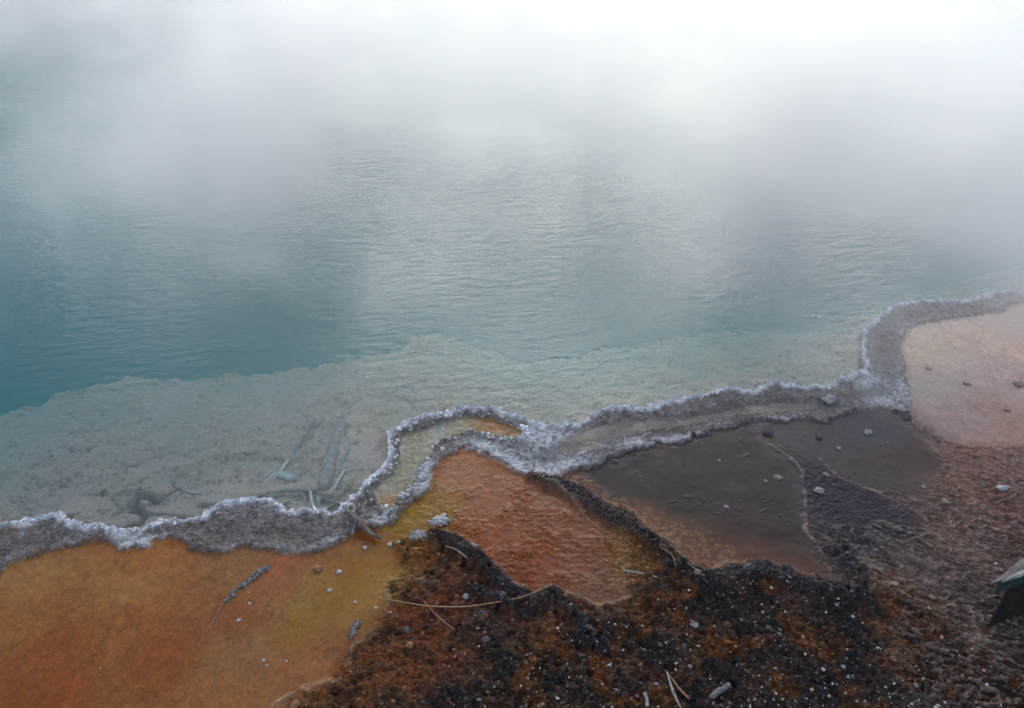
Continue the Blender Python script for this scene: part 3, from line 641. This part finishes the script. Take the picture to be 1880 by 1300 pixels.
def clumps(name, pp, r, mat, label, cat, n=170):
    pp = np.array(pp, float); t = rng.uniform(0, len(pp) - 1.001, n); i = t.astype(int); f = (t - i)[:, None]
    q = pp[i]*(1 - f) + pp[i + 1]*f; w_ = np.interp(t, np.arange(len(pp)), r); q = q + rng.normal(0, .42, (n, 2))*w_[:, None]
    P0 = np.array([PG(a, b) for a, b in q]); R_ = np.array([pxr(p_, 1) for p_ in P0])*w_*rng.uniform(.22, .6, n); P0[:, 2] += R_*.5
    v_, f_, _c = scatter(I1, I1F, P0, R_, .8, .28, np.zeros((n, 3)))
    o = obj_from(name, v_ - P0[0], f_, mat); o.location = P0[0]; tag(o, label, cat); return o

# submerged wood in the clear shallows
stick('drift_log', [(634,762),(622,800),(606,850),(592,900)], [9,12,13,11], M_old, 'long flat silted log lying under the shallow water beside the crust', 'log', jit=.25, up=-.014)
stick('split_branch', [(640,826),(628,848),(617,872),(606,895)], [5,5,4,3], M_old, 'grey split branch resting against the right side of the sunken log', 'branch', up=-.008)
stick('stick', [(633,866),(622,882),(613,900)], [2.6,2.4,1.5], M_pale, 'short white stick at the lower right end of the sunken log', 'stick')
stick('branch', [(578,770),(562,795),(545,822),(532,848)], [2.5,3,3.5,4], M_old, 'thin silted branch sloping down to the bleached broken sticks', 'branch')
stick('broken_stick', [(529,850),(516,866),(503,880)], [3.6,3.2,2.4], M_pale, 'thickest of the bleached broken sticks under the clear water', 'stick')
stick('broken_stick', [(503,864),(494,871),(485,877)], [2.4,2.4,1.6], M_pale, 'leftmost bleached splinter under the clear water', 'stick')
stick('broken_stick', [(507,868),(497,876),(488,884)], [1.8,1.6,1.2], M_pale, 'thin bleached splinter just right of the leftmost splinter', 'stick')
stick('log_stub', [(516,874),(528,878),(540,883)], [8,8,7], simple('stub_wood', (.36,.38,.40), (.5,.52,.54), 30, .9, .3), 'short pale cylindrical log stub under water right of broken sticks', 'log')
stick('branch', [(571,906),(573,922),(577,936),(585,946)], [3.4,3.2,2.8,2.0], M_pale, 'curved white branch dipping under the water at the crust edge', 'branch', up=.01)
stick('branch', [(556,910),(561,922),(560,934),(569,945)], [2.2,2.2,2,1.5], M_old, 'thin curved branch just left of the curved white branch', 'branch', up=.01)
stick('branch', [(562,917),(588,917),(612,926),(642,936)], [2.5,2.8,2.6,2], M_gtw, 'grey branch crossing from the pale underwater stone to the right', 'branch', up=.012)
stick('branch', [(588,946),(610,932),(632,924),(645,922)], [3.5,3.5,3,2], M_old, 'sunken branch curving along the crust toward the dead root', 'branch', up=.006)
stick('branch', [(592,950),(618,940),(644,932)], [2.6,2.4,2], M_old, 'lowest sunken branch hugging the crust edge near the dead root', 'branch', up=.008)
stick('branch', [(446,930),(480,912),(530,902),(584,905)], [3,3.6,4,3], M_old, 'long dark silted branch bending along the shore underwater', 'branch')
stick('branch', [(468,932),(505,920),(545,910),(575,908)], [2.6,3,3,2.4], M_old, 'second long silted branch lying below the long dark one', 'branch')
stick('branch', [(500,938),(525,924),(550,917)], [2,2.4,2], M_old, 'short silted branch below the two long sunken branches', 'branch')
stick('stick', [(476,922),(490,918),(503,916)], [1.4,1.5,1], M_pale, 'thin pale stick just above the crust, left of the sunken branches', 'stick', up=.012)
stick('stick', [(318,892),(345,905),(372,908)], [2,2,1.5], M_old, 'faint silted stick in the grey shallows above the left crust', 'stick')
stick('stick', [(262,893),(264,900),(263,906)], [1.2,1.2,1], M_pale, 'tiny curved white twig by the dark cracks in the pool bed', 'twig')

# dead root hooked over the rim
p0 = PG(650, 955); root = empty('dead_root', p0); tag(root, 'dark forked dead root hooked over the white crust into the orange pool', 'root')
stick('main_stem', [(645,950),(658,966),(672,980),(690,992)], [6,5.5,5.5,3], M_root, parent=root, up=.018, jit=.2)
stick('branch', [(652,955),(652,970),(646,988)], [3.2,2.6,1.8], M_gtw, parent=root, up=.014)
stick('branch', [(634,938),(640,942),(643,950),(648,956)], [2,2.2,2.5,3], M_gtw, parent=root, up=.024)
stick('branch', [(648,934),(652,942),(650,952)], [2,2.6,3], M_gtw, parent=root, up=.026)
stick('branch', [(680,986),(692,990),(704,994)], [3,2.2,1.4], M_root, parent=root, up=.012)
stick('branch', [(657,958),(668,954),(678,948)], [1.8,1.5,1], M_gtw, parent=root, up=.02)

# crusted bark piece and thin twig on the orange mat
bk = clumps('bark_piece', [(412,1107),(430,1088),(455,1068),(478,1050),(496,1040)], [3.5,5.5,6.5,6,3], M_bark, 'grey crusted bark piece lying on the left orange mat', 'bark')
stick('twig', [(410,1110),(398,1130),(378,1165),(354,1202)], [1.6,1.2,1,.7], M_red, 'hair thin reddish twig trailing from the crusted bark piece', 'twig')
clumps('crusted_branch', [(643,1170),(650,1156),(657,1142)], [4,6,5], M_bark, 'short stubby crusted branch piece near the ragged brown edge', 'branch')
stick('grass_stem', [(694,1100),(730,1108),(790,1117),(850,1118),(910,1110),(960,1098),(1012,1082)], [.6,.8,.9,1,.9,.8,.6], M_stem, 'long dry yellow grass stem arched across the brown crust', 'grass stem', up=.012, sides=6)
stick('twig', [(778,1105),(805,1135),(835,1160)], [1.1,1.5,1], M_red, 'rusty twig crossing under the long dry grass stem', 'twig', up=.003)
stick('twig', [(1142,1050),(1172,1055),(1206,1063)], [1.6,2,1.2], M_gtw, 'pale straight twig on the mesh patterned brown mat', 'twig', up=.008)
stick('twig', [(1262,1038),(1278,1052),(1298,1074)], [1,1.1,.8], M_gtw, 'very thin twig on the black ridge under the dark pool', 'twig', up=.012)
stick('twig', [(1224,1238),(1236,1270),(1249,1303)], [1.6,2.6,2.2], M_gtw, 'pale twig standing across the gravel at the bottom edge', 'twig', up=.01)
stick('twig', [(1228,1243),(1246,1268),(1264,1287)], [1.2,2.2,2.4], M_red, 'pinkish twig beside the pale twig at the bottom edge', 'twig', up=.01)
stick('wood_chip', [(1183,1273),(1186,1286),(1188,1300)], [3.5,4,3.5], M_gtw, 'short flat wood chip in the gravel at the bottom edge', 'wood chip', up=.003)
stick('stick', [(1304,1284),(1320,1272),(1340,1261)], [4.5,6,4.5], M_bark, 'thick grey stick piece half buried in the black gravel', 'stick', up=.005, jit=.2)
stick('twig', [(820,1010),(838,1016),(858,1030)], [1.2,1.4,1], M_gtw, 'thin pale twig tangled in the black crust below the white lump', 'twig', up=.02)
stick('twig', [(1210,1010),(1232,1024),(1240,1046)], [1.2,1.4,1], M_red, 'thin rusty twig on the black ridge beside the meshed mat', 'twig', up=.016)

# stones: px, py, radius px, stretch, material, label
def stone(px, py, r, st_, mat, label, nm='stone', cat='stone', lump=.22, sub=2):
    p = PG(px, py); R = pxr(p, r*.72); lump = lump*1.7; vs = (I3 if sub == 3 else I2).copy(); fs = I3F if sub == 3 else I2F
    s_ = rng.uniform(0, 90); k = vs*2.1 + s_
    nz_ = perlin(k[:, 0] + k[:, 2]*.7, k[:, 1] - k[:, 2]*.6, 5) + .5*perlin(k[:, 0]*2.3 - k[:, 2], k[:, 1]*2.3 + k[:, 2]*1.3, 9) + .3*perlin(k[:, 0]*5 - k[:, 2]*3, k[:, 1]*5 + k[:, 2]*3.3, 2)
    vs = vs*(1 + lump*1.6*nz_)[:, None]*np.array([R*st_, R, R*.55]); a = rng.uniform(-.5, .5)
    vs = np.column_stack([vs[:, 0]*math.cos(a) - vs[:, 1]*math.sin(a), vs[:, 0]*math.sin(a) + vs[:, 1]*math.cos(a), vs[:, 2] + R*.25])
    o = obj_from(nm, vs, fs, mat); o.location = p; tag(o, label, cat); return o
ST = [
 (583,1046,10,1.1,M_sb,'rusty lump of crust on the orange mat below the grey rim'), (623,1050,6,1,M_sw,'white stone right of the rusty lump on the orange mat'),
 (438,1139,4,1.2,M_sw,'small white stone on the orange mat below the bark piece'), (484,1213,3.5,1,M_sw,'upper of two tiny white stones low on the orange mat'),
 (490,1223,3.5,1,M_sg,'lower of two tiny stones low on the orange mat'), (526,1214,3,1,M_sw,'lone tiny white stone right of the pair on the orange mat'),
 (605,1084,4,1.3,M_sw,'small white stone on the yellow stream below the white stone'), (652,1106,3.5,1,M_sw,'tiny white stone at the yellow stream left of the grass stem'),
 (690,1116,3,1.2,M_sw,'tiny white stone just under the left tip of the grass stem'), (670,1006,5,1,M_sw,'pinkish white stone in the orange pool below the dead root'),
 (716,1000,6,1,M_sw,'bright white stone at the mouth of the yellow stream'), (732,996,4,1,M_sw,'small white stone right of the bright one at the yellow stream'),
 (458,1108,3,1,M_sw,'tiny white stone just right of the bark piece'), (500,1125,3,1,M_sb,'tiny rusty stone between bark piece and yellow stream'),
 (1410,796,11,1.1,M_sd,'dark rounded stone at the top of the dark pool divider'), (1504,804,8,1,M_sd,'small dark stone in the middle of the upper brown pool'),
 (1594,795,8,1.3,M_sg,'grey stone near the right end of the upper brown pool'), (1504,902,10,1.2,M_sg,'knobby grey stone standing in the blue grey channel'),
 (1516,872,6,1.3,M_st,'tan stone on the right bank of the blue grey channel'), (1428,877,7,1.4,M_st,'flat pale tan stone in the dark pool near its right divider'),
 (1405,884,4.5,1,M_st,'small tan stone left of the flat pale one'), (1333,931,5,1.2,M_sg,'small grey stone in the middle of the dark pool'),
 (1320,846,4,1,M_sg,'tiny grey stone in the dark pool near the crust'), (1539,824,5,1.2,M_sg,'small grey stone on the brown pool above the channel'),
 (1704,677,5,1.6,M_st,'small tan stone in the left part of the pink pool'), (1775,705,6,1.4,M_st,'middle stone of the pink pool'), (1870,706,11,1.1,M_st,'largest stone of the pink pool at the right edge'),
 (1849,753,5,1.5,M_st,'small reddish stone low in the pink pool'), (1736,922,7,1.3,M_st,'rounded tan stone between brown pool and pink terraces'), (1695,895,5,1,M_sg,'small grey stone in the brown pool near the terraces'),
 (1838,897,9,1.7,M_sw,'flat white stone on the pink terraces'), (1828,1036,5,1.1,M_sw,'white stone just left of the wooden beam'), (1640,1073,7,1.9,M_st,'long pale chip on the rusty slope'),
 (1661,768,11,1.2,M_sd,'black stone at the lower tip of the white crust'), (1522,735,14,1.3,M_sg,'brown knob standing up from the sandy crust shelf'),
 (1375,1043,12,1.4,M_sd,'black stone on the lower lip of the dark pool'), (1275,1148,9,1,M_sg,'round grey stone among the black gravel'), (855,1096,8,1,M_sg,'grey capped stone on black crust above the grass stem'),
 (868,1002,7,1,M_sg,'pale grey stone embedded in the black crust'), (885,1125,8,1,M_sd,'dark blue stone just below the grass stem'), (892,1175,8,1.3,M_sd,'dark wet stone in the brown hollow'),
 (745,1158,9,1,M_sd,'dark pit stone in the rusty crust left of the hollow'), (752,1185,8,1.2,M_sb,'rusty lump low in the left brown crust'),
 (583,918,10,1.1,simple('blue_stone',(.30,.36,.39),(.44,.50,.53),60,.9,.3),'pale blue grey stone among the sunken branches'), (688,866,8,1.2,M_sg,'grey stone under water against the crust'),
 (1558,1243,6,1,M_sw,'white stone in the bottom gravel right of the thick grey stick'), (1547,1222,5.5,1.2,M_sw,'squarish white stone above the white bottom one'), (1612,1192,6,1.4,M_sw,'white flake where gravel meets the rusty slope'),
 (1832,1292,7,1.3,M_sw,'white square stone in the bottom right corner'), (1812,1258,4.5,1,M_sw,'small white stone above the bottom right corner stone'), (1511,1230,5,1,M_sw,'greyish white stone left of the squarish white one')]
for q in ST: stone(*q)
stone(810, 958, 11, 1.9, M_sw, 'knobby white crust lump between the yellow stream and orange mat', 'crust_lump', 'crust lump', .45, 3)
stone(768, 986, 11, 1.6, M_sg, 'grey white crust lump at the top of the black crust', 'crust_lump', 'crust lump', .45, 3)
stone(777, 878, 8, 1.2, M_sw, 'upper white knob on the inner edge of the green basin', 'crust_lump', 'crust lump', .35, 3)
stone(742, 912, 9, 1.2, M_sw, 'lower white knob on the inner edge of the green basin', 'crust_lump', 'crust lump', .35, 3)
stone(758, 898, 7, 1.2, M_sw, 'middle white knob on the inner edge of the green basin', 'crust_lump', 'crust lump', .35, 3)

# gravel and crumbs: uncountable
def field(n, x0, x1, y0, y1, dens, rmin, rmax, colf, name, label, cat, proto=(I0, I0F), power=2.5):
    q = rng.uniform((x0, y0), (x1, y1), (n, 2)); q = q[rng.random(n) < dens(q[:, 0], q[:, 1])]
    r = rmin + (rmax - rmin)*rng.random(len(q))**power
    i = np.clip(np.searchsorted(ax, q[:, 0]) - 1, 0, nx - 1); j = np.clip(np.searchsorted(ay, q[:, 1]) - 1, 0, ny - 1)
    z = Z[j, i] + r*.25
    v_, f_, c_ = scatter(proto[0], proto[1], np.column_stack([q, z]), r, .5, .28, colf(len(q), j, i))
    tag(obj_from(name, v_, f_, MG, c_, np.tile([0, .15, .3], (len(v_), 1)), smooth=False), label, cat, kind='stuff')
def g_at(A, x, y):
    i = np.clip(np.searchsorted(ax, x) - 1, 0, nx - 1); j = np.clip(np.searchsorted(ay, y) - 1, 0, ny - 1); return A[j, i]
def dens_gravel(x, y):
    return np.clip((g_at(blk, x, y) - .1)*(.10 + 1.0*ss(-.05, .35, fbm(x, y, 5, 4, 97, .65) + .2*ss(2.2, 1.5, y)) + .8*ss(.1, .5, fbm(x, y, 14, 2, 98))), 0, 1)
def col_gravel(n, j, i):
    t = rng.random((n, 1)); base = np.where(t < .55, [[.30,.29,.29]], np.where(t < .8, [[.16,.14,.125]], [[.40,.34,.28]]))
    return np.clip(base*rng.uniform(.15, 1.1, (n, 1))**1.3, .02, .6)
field(12000, -.9, 2.1, 1.40, 2.6, dens_gravel, .0014, .0072, col_gravel, 'gravel', 'white and grey sinter gravel strewn over the black crust', 'gravel', power=3.2)
def dens_crumb(x, y):
    return np.clip(g_at(rough, x, y)*.55 + g_at(black, x, y)*.9 + g_at(mpatch, x, y)*(.05 + .95*ss(.1, .45, fbm(x, y, 11, 4, 17, .65))) + g_at(ridmask, x, y)*.6, 0, 1)*(g_at(cls, x, y) == 0)
def col_crumb(n, j, i):
    return np.clip(C[j, i]*rng.uniform(.45, 2.4, (n, 1)) + rng.uniform(0, .04, (n, 1))**1.0*(rng.random((n, 1)) < .5), .008, .6)
field(42000, -1.2, 2.6, 1.40, 3.6, dens_crumb, .0016, .0075, col_crumb, 'crust_crumbs', 'rusty, brown and black crumbs of crust around the mats', 'crust crumbs', power=2.4)
def dens_bits(x, y): return (g_at(cls, x, y) == 0)*(g_at(smooth_m, x, y) > .5)*.5
field(2600, -.9, 2.2, 1.40, 3.2, lambda x, y: np.clip(g_at(black, x, y)*.8 + g_at(rough, x, y)*ss(.0, .4, fbm(x, y, 6, 3, 99))*.7, 0, 1)*(g_at(cls, x, y) == 0), .006, .017, lambda n, j, i: np.clip(C[j, i]*rng.uniform(.7, 1.7, (n, 1)) + .004, .01, .4), 'crust_clods', 'dark knobbly clods of crust heaped on the black ridges', 'crust clods', proto=(I1, I1F), power=2)
field(900, -2.3, 3.2, 1.5, 4.0, dens_bits, .001, .0035, lambda n, j, i: np.clip(C[j, i]*1.2 + rng.uniform(.0, .25, (n, 1)), .02, .5), 'mat_grit', 'fine pale grit scattered over the smooth coloured mats', 'grit', power=3)

# weathered beam at the right edge
zt = .32
T_ = P(1817, 1074, zt); A_ = P(1880, 1023, zt); B_ = P(1880, 1053, zt)
def ext(a, b, k): return (a[0] + (b[0] - a[0])*k, a[1] + (b[1] - a[1])*k)
Ae = ext(T_, A_, 9); Be = ext(T_, B_, 9)
M_top = simple('weathered_top', (.07,.058,.05), (.17,.15,.135), 25, .8, .6, .004, (1, 1, 6))
M_edge = simple('pale_worn_edge', (.22,.22,.20), (.38,.38,.35), 40, .8, .4)
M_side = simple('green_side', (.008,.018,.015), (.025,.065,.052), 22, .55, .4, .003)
bm0 = empty('wooden_beam', (T_[0], T_[1], .02)); tag(bm0, 'weathered green sided wooden beam poking in at the right edge', 'beam')
def prism(name, poly, z0, z1, mat, parent, inset=0):
    n = len(poly); o0 = np.array(parent.location)
    V_ = [(x, y, z0) for x, y in poly] + [(x, y, z1) for x, y in poly]; V_ = np.array(V_) - o0
    me = bpy.data.meshes.new(name); me.from_pydata([tuple(q) for q in V_], [], [tuple(range(n))[::-1], tuple(range(n, 2*n))] + [(k, (k + 1) % n, n + (k + 1) % n, n + k) for k in range(n)])
    me.materials.append(mat); o = bpy.data.objects.new(name, me); COL.objects.link(o); o.parent = parent
    bv = o.modifiers.new('bevel', 'BEVEL'); bv.width = .004; bv.segments = 2; return o
side = np.array([Be[0] - T_[0], Be[1] - T_[1]]); side /= np.linalg.norm(side); nrm_ = np.array([side[1], -side[0]])
def off(p, d, along=0): return (p[0] + nrm_[0]*d + side[0]*along, p[1] + nrm_[1]*d + side[1]*along)
Ai = off(Ae, .06)
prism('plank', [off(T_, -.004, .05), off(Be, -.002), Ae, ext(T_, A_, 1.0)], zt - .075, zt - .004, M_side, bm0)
prism('top_board', [(T_[0], T_[1]), Be, Ae], zt - .003, zt + .006, M_top, bm0)
prism('worn_edge', [off(T_, .001, .05), off(T_, .003, .12), off(Be, .005), off(Be, -.012), off(T_, -.010, .14)], zt - .012, zt + .0085, M_edge, bm0)
prism('support', [off(T_, -.014, .13), off(Be, -.02), off(Ae, .03)], -.02, zt - .076, simple('shade_black_wood', (.004,.005,.004), (.016,.018,.015), 30, .7, .6), bm0)  # support nearly black: the shade beneath the beam is put into its colour
# pines on the far bank: what darkens the left of the spring by reflection
M_leaf = simple('pine_needles', (.012,.022,.014), (.035,.055,.03), 5, .8, .2); M_trunk = simple('pine_bark', (.06,.045,.035), (.14,.11,.09), 6, .9, .5)
def pine(h):
    vs, fs = [], []
    for k in range(1500):
        t = rnd.random()**.8; z = h*(.12 + .88*t); R0 = (1 - t)*h*.17*(.6 + .5*math.sin(t*38)**2) + .12; a = rnd.uniform(0, 6.283); r = R0*rnd.uniform(.15, 1)
        c0 = np.array((r*math.cos(a), r*math.sin(a), z - r*.25)); d = np.array((math.cos(a), math.sin(a), -.35))*rnd.uniform(.25, .6); u = np.array((-math.sin(a), math.cos(a), rnd.uniform(-.5, .5)))*rnd.uniform(.06, .16)
        n = len(vs); vs += [c0 - u, c0 + d*.6 - u*.8, c0 + d, c0 + d*.6 + u*.8, c0 + u]; fs += [(n, n + 1, n + 2), (n, n + 2, n + 4), (n + 2, n + 3, n + 4)]
    return vs, fs
pines = [(-24, 27, 11), (-21, 30, 13), (-18, 33, 12), (-27, 32, 14), (-14.5, 34.5, 10.5), (-30, 26, 12), (-23.5, 36, 15), (-11, 36, 9), (30, 29, 12), (26, 33, 11)]
pc = None
for i, (x, y, h) in enumerate(pines):
    t = empty('pine_tree', (x, y, float(Hat(x, y)) - .05)); t.scale = (h/12,)*3; t.rotation_euler.z = i*1.3
    tag(t, 'dark pine tree in the steam on the far bank of the spring', 'tree', 'pine trees on the far bank')
    if pc is None:
        vs, fs = pine(12); pc = obj_from('crown', vs, fs, M_leaf, parent=t, smooth=False); pt = tube('trunk', [(0,0,0),(0.05,0,4),(0,.05,8),(0,0,11.5)], [.19,.15,.09,.03], M_trunk, parent=t)
    else:
        for q in (pc, pt): d = q.copy(); COL.objects.link(d); d.parent = t
